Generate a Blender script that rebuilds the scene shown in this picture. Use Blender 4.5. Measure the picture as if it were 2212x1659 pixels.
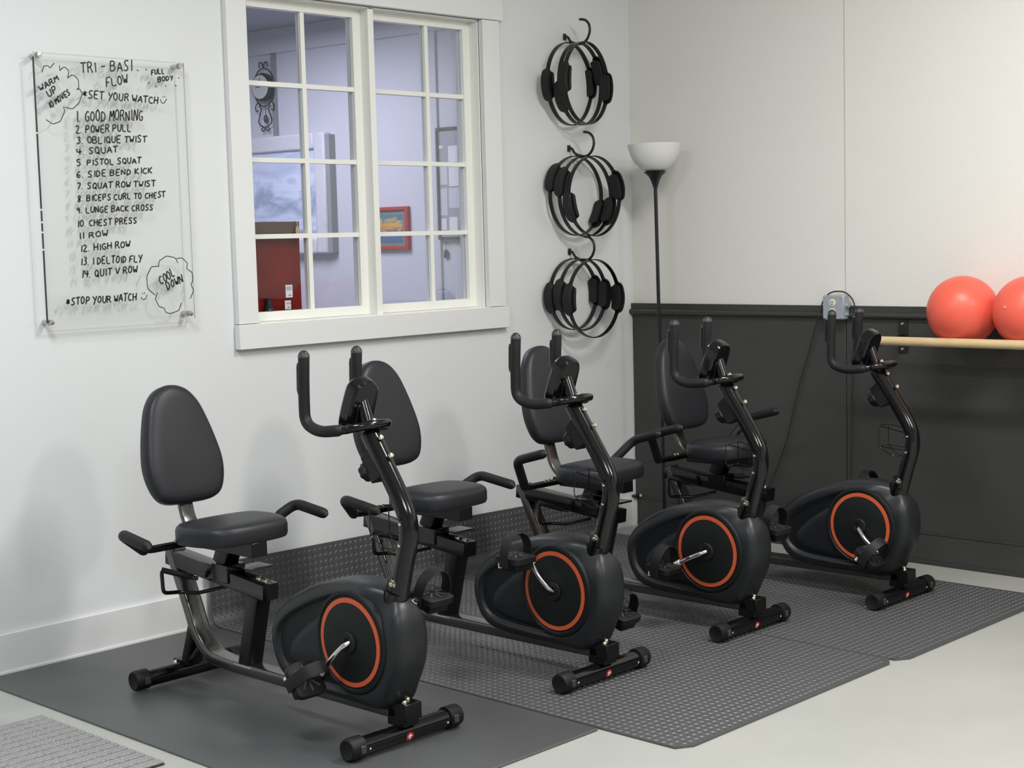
import bpy, bmesh, math, random
from mathutils import Vector, Matrix
random.seed(7)
for o in list(bpy.data.objects): bpy.data.objects.remove(o)
SC = bpy.context.scene
COL = SC.collection
PI = math.pi

# ---------------------------------------------------------------- camera
def cam_setup():
    yaw, pitch, roll = map(math.radians, (43.85191309, -5.37385016, -1.49133988))
    fw = Vector((math.cos(pitch)*math.cos(yaw), math.cos(pitch)*math.sin(yaw), math.sin(pitch)))
    r = Vector((math.sin(yaw), -math.cos(yaw), 0)); u = r.cross(fw)
    c, s = math.cos(roll), math.sin(roll)
    r2 = c*r+s*u; u2 = -s*r+c*u
    cd = bpy.data.cameras.new('camera'); cd.sensor_width = 36; cd.lens = 3323/2212*36
    cd.clip_start = .05; cd.clip_end = 60
    co = bpy.data.objects.new('camera', cd); COL.objects.link(co)
    m = Matrix((r2, u2, -fw)).transposed().to_4x4(); m.translation = Vector((-5.8595, -4.7901, 1.42))
    co.matrix_world = m; SC.camera = co
cam_setup()

# ---------------------------------------------------------------- world, lights, exposure
w = bpy.data.worlds.new('world'); SC.world = w; w.use_nodes = True
w.node_tree.nodes['Background'].inputs[0].default_value = (.8, .85, .9, 1)
w.node_tree.nodes['Background'].inputs[1].default_value = .25
def area(name, loc, size, power, color, rot=(0, 0, 0)):
    l = bpy.data.lights.new(name, 'AREA'); l.shape = 'RECTANGLE'; l.size, l.size_y = size
    l.energy = power; l.color = color
    o = bpy.data.objects.new(name, l); COL.objects.link(o); o.location = loc; o.rotation_euler = rot
    return o
area('ceiling_panel_light', (-1.9, -2.7, 3.10), (.25, 1.2), 72, (1, .98, .955))
area('ceiling_panel_light', (-4.3, -1.8, 3.10), (.25, .9), 48, (.93, .97, 1))
area('ceiling_panel_light', (-5.0, -4.6, 3.10), (1.2, .6), 62, (.96, .98, 1))
area('ceiling_panel_light', (-2.0, -5.4, 3.10), (.4, 1.2), 80, (1, .95, .87))
area('gallery_light', (-1.3, 1.9, 2.66), (1.2, .9), 50, (.82, .84, 1))
vs = SC.view_settings; SC.display_settings.display_device = 'sRGB'
vs.view_transform = 'Standard'; vs.look = 'None'; vs.exposure = 0.04; vs.gamma = 1; vs.use_curve_mapping = False

# ---------------------------------------------------------------- materials
def mat(name, color, rough=.5, metal=0, spec=.5, bump=None, noise=None, coat=0):
    m = bpy.data.materials.new(name); m.use_nodes = True; nt = m.node_tree; b = nt.nodes['Principled BSDF']
    b.inputs['Base Color'].default_value = (*color, 1); b.inputs['Roughness'].default_value = rough
    b.inputs['Metallic'].default_value = metal; b.inputs['Specular IOR Level'].default_value = spec
    b.inputs['Coat Weight'].default_value = coat
    tc = nt.nodes.new('ShaderNodeTexCoord')
    if noise:                                   # (scale, darker colour, contrast low, high)
        n = nt.nodes.new('ShaderNodeTexNoise'); n.inputs['Scale'].default_value = noise[0]; n.inputs['Detail'].default_value = 6
        r = nt.nodes.new('ShaderNodeValToRGB'); r.color_ramp.elements[0].position = noise[2]; r.color_ramp.elements[1].position = noise[3]
        r.color_ramp.elements[0].color = (*noise[1], 1); r.color_ramp.elements[1].color = (*color, 1)
        nt.links.new(tc.outputs['Object'], n.inputs['Vector']); nt.links.new(n.outputs['Fac'], r.inputs['Fac'])
        nt.links.new(r.outputs['Color'], b.inputs['Base Color'])
    if bump:                                    # (scale, strength, distance)
        n = nt.nodes.new('ShaderNodeTexNoise'); n.inputs['Scale'].default_value = bump[0]; n.inputs['Detail'].default_value = 4
        bp = nt.nodes.new('ShaderNodeBump'); bp.inputs['Strength'].default_value = bump[1]; bp.inputs['Distance'].default_value = bump[2]
        nt.links.new(tc.outputs['Object'], n.inputs['Vector']); nt.links.new(n.outputs['Fac'], bp.inputs['Height'])
        nt.links.new(bp.outputs['Normal'], b.inputs['Normal'])
    return m
def glassy(name, tint, fac, rough=0.0):         # thin clear sheet: mostly transparent, with a gloss
    m = bpy.data.materials.new(name); m.use_nodes = True; nt = m.node_tree
    nt.nodes.remove(nt.nodes['Principled BSDF']); out = nt.nodes['Material Output']
    t = nt.nodes.new('ShaderNodeBsdfTransparent'); t.inputs[0].default_value = (*tint, 1)
    g = nt.nodes.new('ShaderNodeBsdfGlossy'); g.inputs['Roughness'].default_value = rough
    f = nt.nodes.new('ShaderNodeFresnel'); f.inputs['IOR'].default_value = 1.45
    mu = nt.nodes.new('ShaderNodeMath'); mu.operation = 'MULTIPLY'; mu.inputs[1].default_value = fac
    mx = nt.nodes.new('ShaderNodeMixShader')
    nt.links.new(f.outputs[0], mu.inputs[0]); nt.links.new(mu.outputs[0], mx.inputs[0])
    nt.links.new(t.outputs[0], mx.inputs[1]); nt.links.new(g.outputs[0], mx.inputs[2]); nt.links.new(mx.outputs[0], out.inputs[0])
    return m
M = dict(
 wall=mat('white_wall_paint', (.765, .78, .785), .55, bump=(60, .12, .004), noise=(1.3, (.745, .76, .765), .3, .7)),
 wallw=mat('warm_white_wall_paint', (.81, .80, .755), .5, bump=(60, .12, .004), noise=(1.3, (.79, .78, .735), .3, .7)),
 trim=mat('white_gloss_trim', (.80, .805, .80), .32, bump=(30, .06, .002)),
 sash=mat('cream_sash_paint', (.87, .87, .82), .35),
 dark=mat('charcoal_wall_paint', (.048, .048, .046), .45, bump=(50, .15, .003), noise=(2.5, (.042, .042, .040), .35, .65)),
 darktrim=mat('charcoal_gloss_trim', (.040, .040, .038), .30, bump=(25, .15, .002)),
 floor=mat('painted_concrete', (.435, .435, .405), .36, bump=(9, .10, .006), noise=(2.2, (.395, .40, .375), .35, .7)),
 mat_flat=mat('smooth_rubber', (.070, .072, .075), .46, spec=.8, bump=(220, .25, .0015)),
 mat_tex=mat('textured_rubber', (.072, .073, .076), .42, spec=.8, bump=(260, .15, .001)),
 rug=mat('grey_rib_carpet', (.37, .37, .365), .95, bump=(500, .4, .002), noise=(260, (.20, .20, .205), .38, .62)),
 rugbase=mat('rug_backing', (.03, .03, .03), .9),
 metal=mat('black_powdercoat', (.003, .003, .0035), .15, spec=.48),
 gloss=mat('gloss_black_tube', (.012, .011, .010), .26, spec=1.0, coat=.6),
 metal2=mat('black_satin_steel', (.004, .004, .0045), .27, spec=.32),
 plastic=mat('shroud_plastic', (.014, .0155, .018), .40, spec=.4, bump=(500, .12, .0006)),
 recess_shade=mat('shroud_recess_shade', (.006, .007, .009), .5, spec=.3),  # shroud plastic darkened, the shade of the side recess put into its colour
 panel=mat('shroud_side_plastic', (.010, .011, .015), .48, spec=.35),
 disc=mat('disc_plastic', (.007, .008, .009), .55, spec=.3),
 console=mat('console_plastic', (.004, .004, .005), .14, spec=.4),
 foam=mat('black_foam', (.009, .009, .010), .55, spec=.35, bump=(300, .3, .001)),
 vinyl=mat('black_vinyl', (.019, .020, .024), .42, spec=.35, bump=(350, .25, .0008)),
 rubber=mat('black_rubber', (.008, .008, .008), .55, spec=.3),
 chrome=mat('chrome', (.75, .75, .73), .12, 1),
 bolt=mat('zinc_bolt', (.75, .70, .55), .22, 1),
 orange=mat('orange_ring_paint', (.62, .105, .035), .5),
 red=mat('red_sticker', (.70, .02, .02), .4), white=mat('white_print', (.85, .83, .80), .5),
 grey=mat('grey_plastic_end', (.05, .05, .052), .35),
 bracket=mat('black_iron', (.010, .010, .010), .35),
 wood=mat('pale_pine_bar', (.66, .50, .28), .35, noise=(14, (.60, .44, .24), .35, .65)),
 ball=mat('coral_vinyl', (.83, .125, .080), .38, spec=.45),
 plug=mat('ball_plug', (.80, .30, .24), .4),
 opal=mat('frosted_opal_glass', (.80, .80, .78), .35),
 lampblack=mat('black_lamp_metal', (.012, .012, .014), .25),
 boxgrey=mat('grey_metal_box', (.40, .44, .49), .38, .3), cream=mat('cream_outlet', (.72, .70, .55), .4),
 cord=mat('black_cord', (.02, .02, .02), .5), ink=mat('marker_ink', (.025, .027, .025), .5),
 smear=mat('acrylic_edge', (.62, .66, .64), .2),
 steel=mat('brushed_steel', (.55, .54, .52), .25, 1),
 gwall=mat('gallery_wall_paint', (.62, .62, .66), .6), gceil=mat('gallery_ceiling_paint', (.36, .36, .42), .7),
 frame_w=mat('whitewashed_frame', (.66, .65, .68), .5, bump=(20, .5, .01)),
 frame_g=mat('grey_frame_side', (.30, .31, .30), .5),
 frame_r=mat('red_frame', (.42, .05, .045), .45), frame_d=mat('dark_brown_frame', (.05, .04, .04), .4),
 matteal=mat('grey_green_mount', (.17, .22, .20), .8),
 lacq=mat('dark_red_lacquer', (.24, .012, .009), .10, spec=.12, noise=(3.5, (.10, .007, .006), .3, .7)),
 lacqtop=mat('brown_edge', (.085, .05, .04), .3), label=mat('white_label', (.80, .78, .80), .5),
 tag=mat('kraft_tag', (.50, .33, .15), .7), bottle=mat('dark_glass_bottle', (.01, .02, .018), .08),
 dial=mat('silver_clock_dial', (.55, .58, .55), .15, .1),
 pane=glassy('window_glass', (.97, .98, 1), .35), acrylic=glassy('clear_acrylic', (.992, .995, .992), .35, .02),
 joint=mat('joint_filler', (.45, .44, .42), .6), haze=mat('bar_grey', (.25, .25, .27), .5),
)
def painting(name, stops, scale, axis='Z'):
    m = bpy.data.materials.new(name); m.use_nodes = True; nt = m.node_tree; b = nt.nodes['Principled BSDF']
    tc = nt.nodes.new('ShaderNodeTexCoord'); mp = nt.nodes.new('ShaderNodeMapping'); mp.inputs['Scale'].default_value = scale
    n = nt.nodes.new('ShaderNodeTexNoise'); n.inputs['Scale'].default_value = 3.2; n.inputs['Detail'].default_value = 5; n.inputs['Distortion'].default_value = 1.4
    sx = nt.nodes.new('ShaderNodeSeparateXYZ'); ad = nt.nodes.new('ShaderNodeMath'); ad.operation = 'MULTIPLY_ADD'; ad.inputs[1].default_value = .9
    r = nt.nodes.new('ShaderNodeValToRGB'); e = r.color_ramp.elements
    e[0].position, e[0].color = stops[0][0], (*stops[0][1], 1); e[1].position, e[1].color = stops[-1][0], (*stops[-1][1], 1)
    for p, c in stops[1:-1]:
        k = e.new(p); k.color = (*c, 1)
    L = nt.links.new
    L(tc.outputs['Generated'], mp.inputs[0]); L(mp.outputs[0], n.inputs['Vector']); L(tc.outputs['Generated'], sx.inputs[0])
    L(n.outputs['Fac'], ad.inputs[0]); L(sx.outputs[axis], ad.inputs[2]); ad.use_clamp = False
    ml = nt.nodes.new('ShaderNodeMath'); ml.operation = 'MULTIPLY'; ml.inputs[1].default_value = .55
    L(ad.outputs[0], ml.inputs[0]); L(ml.outputs[0], r.inputs['Fac']); L(r.outputs['Color'], b.inputs['Base Color'])
    b.inputs['Roughness'].default_value = .35
    return m
M['canvas'] = painting('snowy_landscape_canvas', [(.0, (.42, .47, .66)), (.30, (.25, .30, .42)), (.38, (.70, .74, .90)), (.50, (.34, .40, .54)), (.60, (.72, .77, .92)), (.74, (.50, .56, .72)), (.84, (.70, .76, .90)), (.90, (.20, .36, .58))], (1, 1.5, 1.5))
M['redpic'] = painting('abstract_print', [(.0, (.10, .17, .22)), (.45, (.08, .17, .30)), (.56, (.70, .30, .06)), (.66, (.60, .42, .10)), (.75, (.10, .20, .30))], (1, 2, 2))

# ---------------------------------------------------------------- mesh helpers
class MB:
    def __init__(s): s.v = []; s.f = []
    def add(s, v, f):
        n = len(s.v); s.v += [tuple(p) for p in v]; s.f += [tuple(i+n for i in q) for q in f]; return s
    def box(s, a, b):
        x0, y0, z0 = (min(p, q) for p, q in zip(a, b)); x1, y1, z1 = (max(p, q) for p, q in zip(a, b))
        v = [(x0,y0,z0),(x1,y0,z0),(x1,y1,z0),(x0,y1,z0),(x0,y0,z1),(x1,y0,z1),(x1,y1,z1),(x0,y1,z1)]
        return s.add(v, [(0,3,2,1),(4,5,6,7),(0,1,5,4),(1,2,6,5),(2,3,7,6),(3,0,4,7)])
    def loft(s, rings, cap=True, closed=False):
        n = len(rings[0]); v = [p for r in rings for p in r]; f = []; R = len(rings)
        for i in range(R if closed else R-1):
            j = (i+1) % R
            for k in range(n):
                l = (k+1) % n; f.append((i*n+k, i*n+l, j*n+l, j*n+k))
        if cap and not closed: f.append(tuple(range(n-1, -1, -1))); f.append(tuple((R-1)*n+k for k in range(n)))
        return s.add(v, f)
    def tube(s, path, r, seg=12, closed=False, prof=None, up=None, dome=False):
        P = [Vector(p) for p in path]; N = len(P)
        if prof is None: prof = [(math.cos(2*PI*k/seg), math.sin(2*PI*k/seg)) for k in range(seg)]
        T = []
        for i in range(N):
            a = P[(i-1) % N] if (closed or i > 0) else P[0]; b = P[(i+1) % N] if (closed or i < N-1) else P[-1]
            T.append((b-a).normalized())
        up = Vector(up) if up else (Vector((0, 0, 1)) if abs(T[0].z) < .9 else Vector((0, 1, 0)))
        nrm = (up-T[0]*up.dot(T[0])).normalized(); rings = []
        rr = r if hasattr(r, '__len__') else [r]*N
        for i in range(N):
            nrm = (nrm-T[i]*nrm.dot(T[i])).normalized(); bn = T[i].cross(nrm)
            rings.append([P[i]+nrm*(x*rr[i])+bn*(y*rr[i]) for x, y in prof])
        if dome:
            for end in (0, 1):
                i = -1 if end else 0; t = T[i]*(1 if end else -1); base = rings[i]; c = P[i]; ex = []
                for a in (30, 60, 80):
                    a = math.radians(a); ex.append([c+(p-c)*math.cos(a)+t*(rr[i]*math.sin(a)) for p in base])
                rings = rings+ex if end else ex[::-1]+rings
        return s.loft(rings, True, closed)
    def lathe(s, prof, base=(0, 0, 0), axis=(0, 0, 1), seg=24, closed_prof=False):
        ax = Vector(axis).normalized(); u = (Vector((1, 0, 0)) if abs(ax.x) < .9 else Vector((0, 1, 0)))
        u = (u-ax*u.dot(ax)).normalized(); vv = ax.cross(u); B = Vector(base)
        rings = [[B+ax*h+(u*math.cos(2*PI*k/seg)+vv*math.sin(2*PI*k/seg))*r for k in range(seg)] for r, h in prof]
        return s.loft(rings, not closed_prof, closed_prof)
    def cyl(s, a, b, r, seg=16, r2=None):
        a = Vector(a); b = Vector(b); return s.lathe([(r, 0), (r if r2 is None else r2, (b-a).length)], a, b-a, seg)
    def mesh(s, name, m, smooth=True, angle=38):
        me = bpy.data.meshes.new(name); me.from_pydata(s.v, [], s.f)
        bm = bmesh.new(); bm.from_mesh(me); bmesh.ops.recalc_face_normals(bm, faces=bm.faces); bm.to_mesh(me); bm.free()
        me.materials.append(m)
        if smooth:
            me.shade_smooth(); me.set_sharp_from_angle(angle=math.radians(angle))
        return me
    def obj(s, name, m, parent=None, bevel=0, **k):
        o = bpy.data.objects.new(name, s.mesh(name, m, **k)); COL.objects.link(o)
        if parent is not None: o.parent = parent
        if bevel:
            b = o.modifiers.new('bevel', 'BEVEL'); b.width = bevel; b.segments = 2; b.limit_method = 'ANGLE'
        return o
def fillet(path, r, n=6):
    P = [Vector(p) for p in path]; out = [P[0]]
    for i in range(1, len(P)-1):
        a, b, c = P[i-1], P[i], P[i+1]; d1 = (a-b); d2 = (c-b)
        k = min(r, d1.length*.48, d2.length*.48); p = b+d1.normalized()*k; q = b+d2.normalized()*k
        for j in range(n+1):
            t = j/n; out.append(p*(1-t)**2+b*2*t*(1-t)+q*t*t)
    out.append(P[-1]); return out
def smooth_closed(pts, n=4):                    # Catmull-Rom through 2D points
    N = len(pts); out = []
    for i in range(N):
        p0, p1, p2, p3 = (Vector(pts[(i+k) % N]) for k in (-1, 0, 1, 2))
        for j in range(n):
            t = j/n
            out.append(.5*((2*p1)+(p2-p0)*t+(2*p0-5*p1+4*p2-p3)*t*t+(3*p1-p0-3*p2+p3)*t**3))
    return out
def inset(pts, d):
    N = len(pts); A = sum(pts[i].x*pts[(i+1) % N].y-pts[(i+1) % N].x*pts[i].y for i in range(N)); sg = 1 if A > 0 else -1
    out = []
    for i in range(N):
        t = (pts[(i+1) % N]-pts[(i-1) % N]).normalized(); out.append(pts[i]+Vector((-t.y, t.x))*d*sg)
    return out
def place(name, loc, label, cat, group=None, rotz=0):
    o = bpy.data.objects.new(name, None); COL.objects.link(o); o.location = loc; o.rotation_euler = (0, 0, rotz)
    o.empty_display_size = .1
    return tag(o, label, cat, group)
def tag(o, label, cat, group=None):
    o['label'] = label; o['category'] = cat
    if group: o['group'] = group
    return o
def struct(o): o['kind'] = 'structure'; return o

# ---------------------------------------------------------------- the setting
H = 3.2
struct(MB().box((-9, -8, -.12), (1.6, 5, 0)).obj('floor', M['floor'], smooth=False))
struct(MB().box((-9.1, -8.1, H), (.12, .14, H+.1)).obj('ceiling', M['wall'], smooth=False))
OX0, OX1, OZ0, OZ1 = -2.285, -1.03, 1.122, 2.372          # window opening
b = MB(); b.box((-9, 0, 0), (OX0, .14, H)); b.box((OX1, 0, 0), (.12, .14, H)); b.box((OX0, 0, 0), (OX1, .14, OZ0)); b.box((OX0, 0, OZ1), (OX1, .14, H))
struct(b.obj('wall_left', M['wall'], smooth=False))
wb = struct(MB().box((0, -8, 0), (.12, .0, H)).obj('wall_back', M['wallw'], smooth=False))
struct(MB().box((-9.1, -8, 0), (-9, .14, H)).obj('wall_front', M['wall'], smooth=False))
struct(MB().box((-9, -8.1, 0), (.12, -8, H)).obj('wall_right', M['wall'], smooth=False))
# board joint running up the back wall, a thin raised batten line
joint = MB().box((-.0012, -1.195, 1.09), (0, -1.192, H)).obj('joint_strip', M['joint'], wb, smooth=False)
# dark lower wall panels with cap rail, ledge and shoe
wn = struct(MB().box((-.004, -8, .0), (0, -.0, 1.06)).obj('trim_2', M['dark'], smooth=False))
for y0, y1 in ((-.004, -1.2), (-1.204, -2.42), (-2.424, -3.64)):
    MB().box((-.012, y0, .131), (-.004, y1, 1.052)).obj('wall_panel', M['dark'], wn, bevel=.0015)
cr = struct(MB().box((-.022, -8, 1.046), (-.0, 0, 1.062)).obj('trim_1', M['darktrim'], smooth=False))
MB().box((-.020, -8, 1.062), (0, .0, 1.094)).obj('cap_board', M['darktrim'], cr, bevel=.002)
MB().tube([(-.022, -8, 1.053), (-.022, -.0, 1.053)], .0135, 14).obj('bead_moulding', M['darktrim'], cr)
bb = struct(MB().box((-.016, -8, 0), (0, -.014, .131)).obj('baseboard_back', M['dark'], bevel=.0015))
MB().box((-.024, -8, 0), (-.016, -.02, .018)).obj('shoe_moulding', M['darktrim'], bb, bevel=.003)
MB().box((-.019, -8, .1310), (-.0, -.014, .1365)).obj('ledge', M['grey'], bb, smooth=False)
bl = struct(MB().box((-9, -.016, 0), (-.016, 0, .138)).obj('baseboard_left', M['trim'], bevel=.002))
MB().box((-9, -.021, 0), (-.03, -.016, .010)).obj('shoe_strip', M['trim'], bl, smooth=False)
# small dark latch fixed low in the corner
lt = place('corner_latch', (-.03, -.022, .13), 'small dark metal latch low in the room corner above the baseboard', 'latch')
MB().box((-.022, -.012, .008), (.012, .012, .020)).obj('latch_body', M['bracket'], lt)
MB().box((.010, -.012, .010), (.016, -.020, .022)).obj('latch_tip', M['white'], lt)

ds = tag(MB().lathe([(.020, .0005), (.021, .004), (.019, .022), (.014, .028), (.002, .029)], (0, 0, 0), (0, 0, 1), 18).obj('floor_bumper', M['cream']), 'small cream rubber bumper on the floor by the left baseboard near the corner', 'bumper')
ds.location = (-.262, -.060, 0)

# ---------------------------------------------------------------- window in the left wall
win = struct(MB().box((-2.384, -.034, 1.030), (-.912, -.002, 1.124)).obj('window_1', M['trim'], bevel=.0015))   # bottom casing board
MB().box((-2.380, -.027, 1.126), (OX0-.002, 0, 2.372)).obj('side_casing', M['trim'], win, bevel=.0015)
MB().box((OX1+.002, -.027, 1.126), (-.925, 0, 2.372)).obj('side_casing', M['trim'], win, bevel=.0015)
MB().box((-2.395, -.031, 2.374), (-.900, 0, 2.49)).obj('head_casing', M['trim'], win, bevel=.0015)
MB().box((OX0, -.030, 1.112), (OX1, .14, 1.126)).obj('window_sill', M['sash'], win, bevel=.001)
MB().box((OX0, .0, 2.366), (OX1, .14, 2.378)).obj('head_jamb', M['sash'], win)
MB().box((OX0-.004, 0, 1.12), (OX0+.006, .14, 2.37)).obj('side_jamb', M['sash'], win)
MB().box((OX1-.006, 0, 1.12), (OX1+.004, .14, 2.37)).obj('side_jamb', M['sash'], win)
MB().box((-1.662, .000, 1.122), (-1.632, .14, 2.37)).obj('mullion', M['sash'], win, bevel=.001)
def sash(x0, x1, muntin_x):
    y0, y1 = .050, .088
    b = MB(); st = .040
    b.box((x0, y0, 1.127), (x0+st, y1, 2.366)); b.box((x1-st, y0, 1.127), (x1, y1, 2.366))
    b.box((x0+st, y0, 1.127), (x1-st, y1, 1.163)); b.box((x0+st, y0, 2.332), (x1-st, y1, 2.366))
    s = b.obj('sash', M['sash'], win, smooth=False)
    zs = (1.4555, 1.7505, 2.0435)
    xs = [x0+st, muntin_x-.010, muntin_x+.010, x1-st]
    MB().box((xs[1], y0+.004, 1.163), (xs[2], y1-.004, 2.332)).obj('muntin', M['sash'], s, smooth=False)
    for z in zs:
        for i in (0, 2): MB().box((xs[i], y0+.004, z-.009), (xs[i+1], y1-.004, z+.009)).obj('muntin', M['sash'], s, smooth=False)
    zz = [1.163]+[q for z in zs for q in (z-.009, z+.009)]+[2.332]
    for i in (0, 2):
        for k in range(4): MB().box((xs[i], .069, zz[2*k]), (xs[i+1], .072, zz[2*k+1])).obj('pane', M['pane'], s, smooth=False)
sash(-2.279, -1.662, -1.958)
sash(-1.632, -1.036, -1.290)

# ---------------------------------------------------------------- room behind the window
GD = Vector((-.094, .996, 0)).normalized(); GN = Vector((-GD.y, GD.x, 0)); GA = Vector((.1, 1.516, 0))
GROT = math.atan2(GD.y, GD.x)                   # local x runs along the gallery wall, local -y is behind it
def gobj(o, parent=None):
    if parent is None: o.location = GA; o.rotation_euler = (0, 0, GROT)
    return o
gw = struct(gobj(MB().box((-1.6, -.1, 0), (3.2, 0, 2.72)).obj('wall_gallery', M['gwall'], smooth=False)))
struct(MB().box((-6, .14, 2.715), (1.2, 5, 2.8)).obj('ceiling', M['gceil'], smooth=False))
struct(MB().box((-6, 4.6, 0), (1.2, 4.7, 2.72)).obj('wall_gallery_end', M['gwall'], smooth=False))
struct(MB().box((-4.1, .14, 0), (-4, 4.6, 2.72)).obj('wall_gallery_side', M['gwall'], smooth=False))
struct(gobj(MB().box((-1.6, 0, 2.572), (3.0, .03, 2.714)).obj('trim_3', M['gwall'], smooth=False)))
struct(gobj(MB().box((-.062, 0, 0), (-.012, .014, 2.572)).obj('trim_4', M['gwall'], smooth=False)))
tag(gobj(MB().box((1.215, .001, 2.0), (1.243, .022, 2.57)).obj('wall_conduit', M['haze'], smooth=False)), 'thin grey vertical conduit on the lilac wall behind the iron clock', 'conduit')
g = tag(gobj(MB().box((.80, .002, 1.39), (1.95, .045, 2.055)).obj('snow_painting', M['canvas'], smooth=False)), 'large pale blue snowy landscape painting in a rough whitewashed frame behind the window', 'painting')
b = MB()
b.box((.775, 0, 1.365), (.865, .065, 2.075)); b.box((1.94, 0, 1.365), (2.02, .065, 2.075))
b.box((.865, 0, 1.98), (1.94, .065, 2.075)); b.box((.865, 0, 1.365), (1.94, .065, 1.46))
b.obj('picture_frame', M['frame_w'], g, bevel=.012)
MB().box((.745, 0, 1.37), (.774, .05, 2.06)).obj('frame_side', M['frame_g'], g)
g = tag(gobj(MB().box((.19, .002, 1.395), (.52, .018, 1.605)).obj('small_print', M['matteal'], smooth=False)), 'small colourful print in a red frame hanging behind the right sash', 'picture')
b = MB()
b.box((.168, 0, 1.378), (.192, .028, 1.622)); b.box((.51, 0, 1.378), (.534, .028, 1.622)); b.box((.192, 0, 1.600), (.51, .028, 1.622)); b.box((.192, 0, 1.378), (.51, .028, 1.400))
b.obj('picture_frame', M['frame_r'], g, bevel=.003)
MB().box((.215, .018, 1.42), (.50, .0195, 1.575)).obj('artwork', M['redpic'], g, smooth=False)
g = tag(gobj(MB().box((-.56, .004, 1.44), (-.07, .02, 2.035)).obj('glazed_picture', M['gceil'], smooth=False)), 'dark framed glazed picture with window reflections painted as pale blocks at the right edge of the lilac wall', 'picture')
b = MB()
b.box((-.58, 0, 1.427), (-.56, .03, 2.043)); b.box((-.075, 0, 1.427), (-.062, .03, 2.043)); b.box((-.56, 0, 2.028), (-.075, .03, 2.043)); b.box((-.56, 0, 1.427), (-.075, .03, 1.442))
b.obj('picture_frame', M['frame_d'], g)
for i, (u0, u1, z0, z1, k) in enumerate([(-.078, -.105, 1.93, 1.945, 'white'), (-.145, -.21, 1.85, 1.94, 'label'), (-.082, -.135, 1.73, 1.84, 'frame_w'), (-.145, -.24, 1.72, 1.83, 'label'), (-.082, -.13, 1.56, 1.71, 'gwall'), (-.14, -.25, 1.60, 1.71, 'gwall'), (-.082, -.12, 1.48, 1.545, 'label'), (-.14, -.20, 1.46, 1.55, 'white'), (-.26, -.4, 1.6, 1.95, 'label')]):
    MB().box((u0, .020, z0), (u1, .0215, z1)).obj('painted_reflection', M[k], g, smooth=False)  # pale flat blocks paint the window reflections in the picture glass
g = tag(gobj(MB().box((-.085, .010, 1.325), (-.115, .013, 1.365)).add([(-.085, .010, 1.365), (-.115, .010, 1.365), (-.1, .010, 1.375), (-.085, .013, 1.365), (-.115, .013, 1.365), (-.1, .013, 1.375)], [(0, 1, 2), (3, 5, 4), (0, 2, 5, 3), (1, 4, 5, 2)]).obj('house_tag', M['frame_d'], smooth=False)), 'small brown house shaped tag hanging on a string below the glazed picture', 'tag')
MB().tube([(-.1, .011, 1.375), (-.105, .011, 1.43)], .0012, 6).obj('string', M['cord'], g)
# wrought iron pendulum clock
ck = gobj(place('iron_clock', GA, 'black wrought iron pendulum clock with silver dial on the lilac wall', 'clock'))
cu, cz = 1.300, 2.375
MB().lathe([(.060, 0), (.082, .01), (.086, .04), (.078, .055), (.070, .058)], (cu, .005, cz), (0, 1, 0), 28).obj('clock_case', M['bracket'], ck)
MB().lathe([(.071, 0), (.071, .004)], (cu, .060, cz), (0, 1, 0), 28).obj('clock_dial', M['dial'], ck)
b = MB(); b.box((cu-.002, .065, cz), (cu+.002, .067, cz+.05)); b.box((cu, .065, cz-.002), (cu+.035, .067, cz+.002)); b.obj('clock_hands', M['bracket'], ck, smooth=False)
b = MB(); b.tube([(cu+.09*math.cos(a), .03, cz+.115*math.sin(a)) for a in [2*PI*k/24 for k in range(24)]], .004, 6, closed=True); b.obj('outer_ring', M['bracket'], ck)
for s in (-1, 1):
    MB().tube(fillet([(cu, .03, cz+.115), (cu+s*.012, .03, cz+.15), (cu+s*.035, .03, cz+.15), (cu+s*.038, .03, cz+.12)], .02), .004, 6).obj('scroll', M['bracket'], ck)
    MB().tube(fillet([(cu+s*.035, .03, cz-.095), (cu+s*.045, .03, cz-.112), (cu+s*.030, .03, cz-.128), (cu+s*.052, .03, cz-.180), (cu+s*.060, .03, cz-.208), (cu+s*.035, .03, cz-.232), (cu, .03, cz-.240)], .03), .004, 6).obj('scroll', M['bracket'], ck)
    MB().tube(fillet([(cu+s*.06, .03, cz-.09), (cu+s*.085, .03, cz-.11), (cu+s*.075, .03, cz-.145), (cu+s*.055, .03, cz-.135)], .02), .0035, 6).obj('scroll', M['bracket'], ck)
    MB().tube(fillet([(cu, .03, cz-.240), (cu+s*.02, .03, cz-.266), (cu+s*.04, .03, cz-.252), (cu+s*.02, .03, cz-.240)], .01), .0035, 6).obj('scroll', M['bracket'], ck)
p = MB().tube([(cu-.005, .03, cz-.09), (cu-.005, .03, cz-.165)], .0025, 6).obj('pendulum', M['bracket'], ck)
MB().lathe([(.002, -.026), (.012, -.016), (.015, 0), (.012, .016), (.002, .026)], (cu-.005, .03, cz-.190), (0, 0, 1), 12).obj('bob', M['grey'], p)
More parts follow.
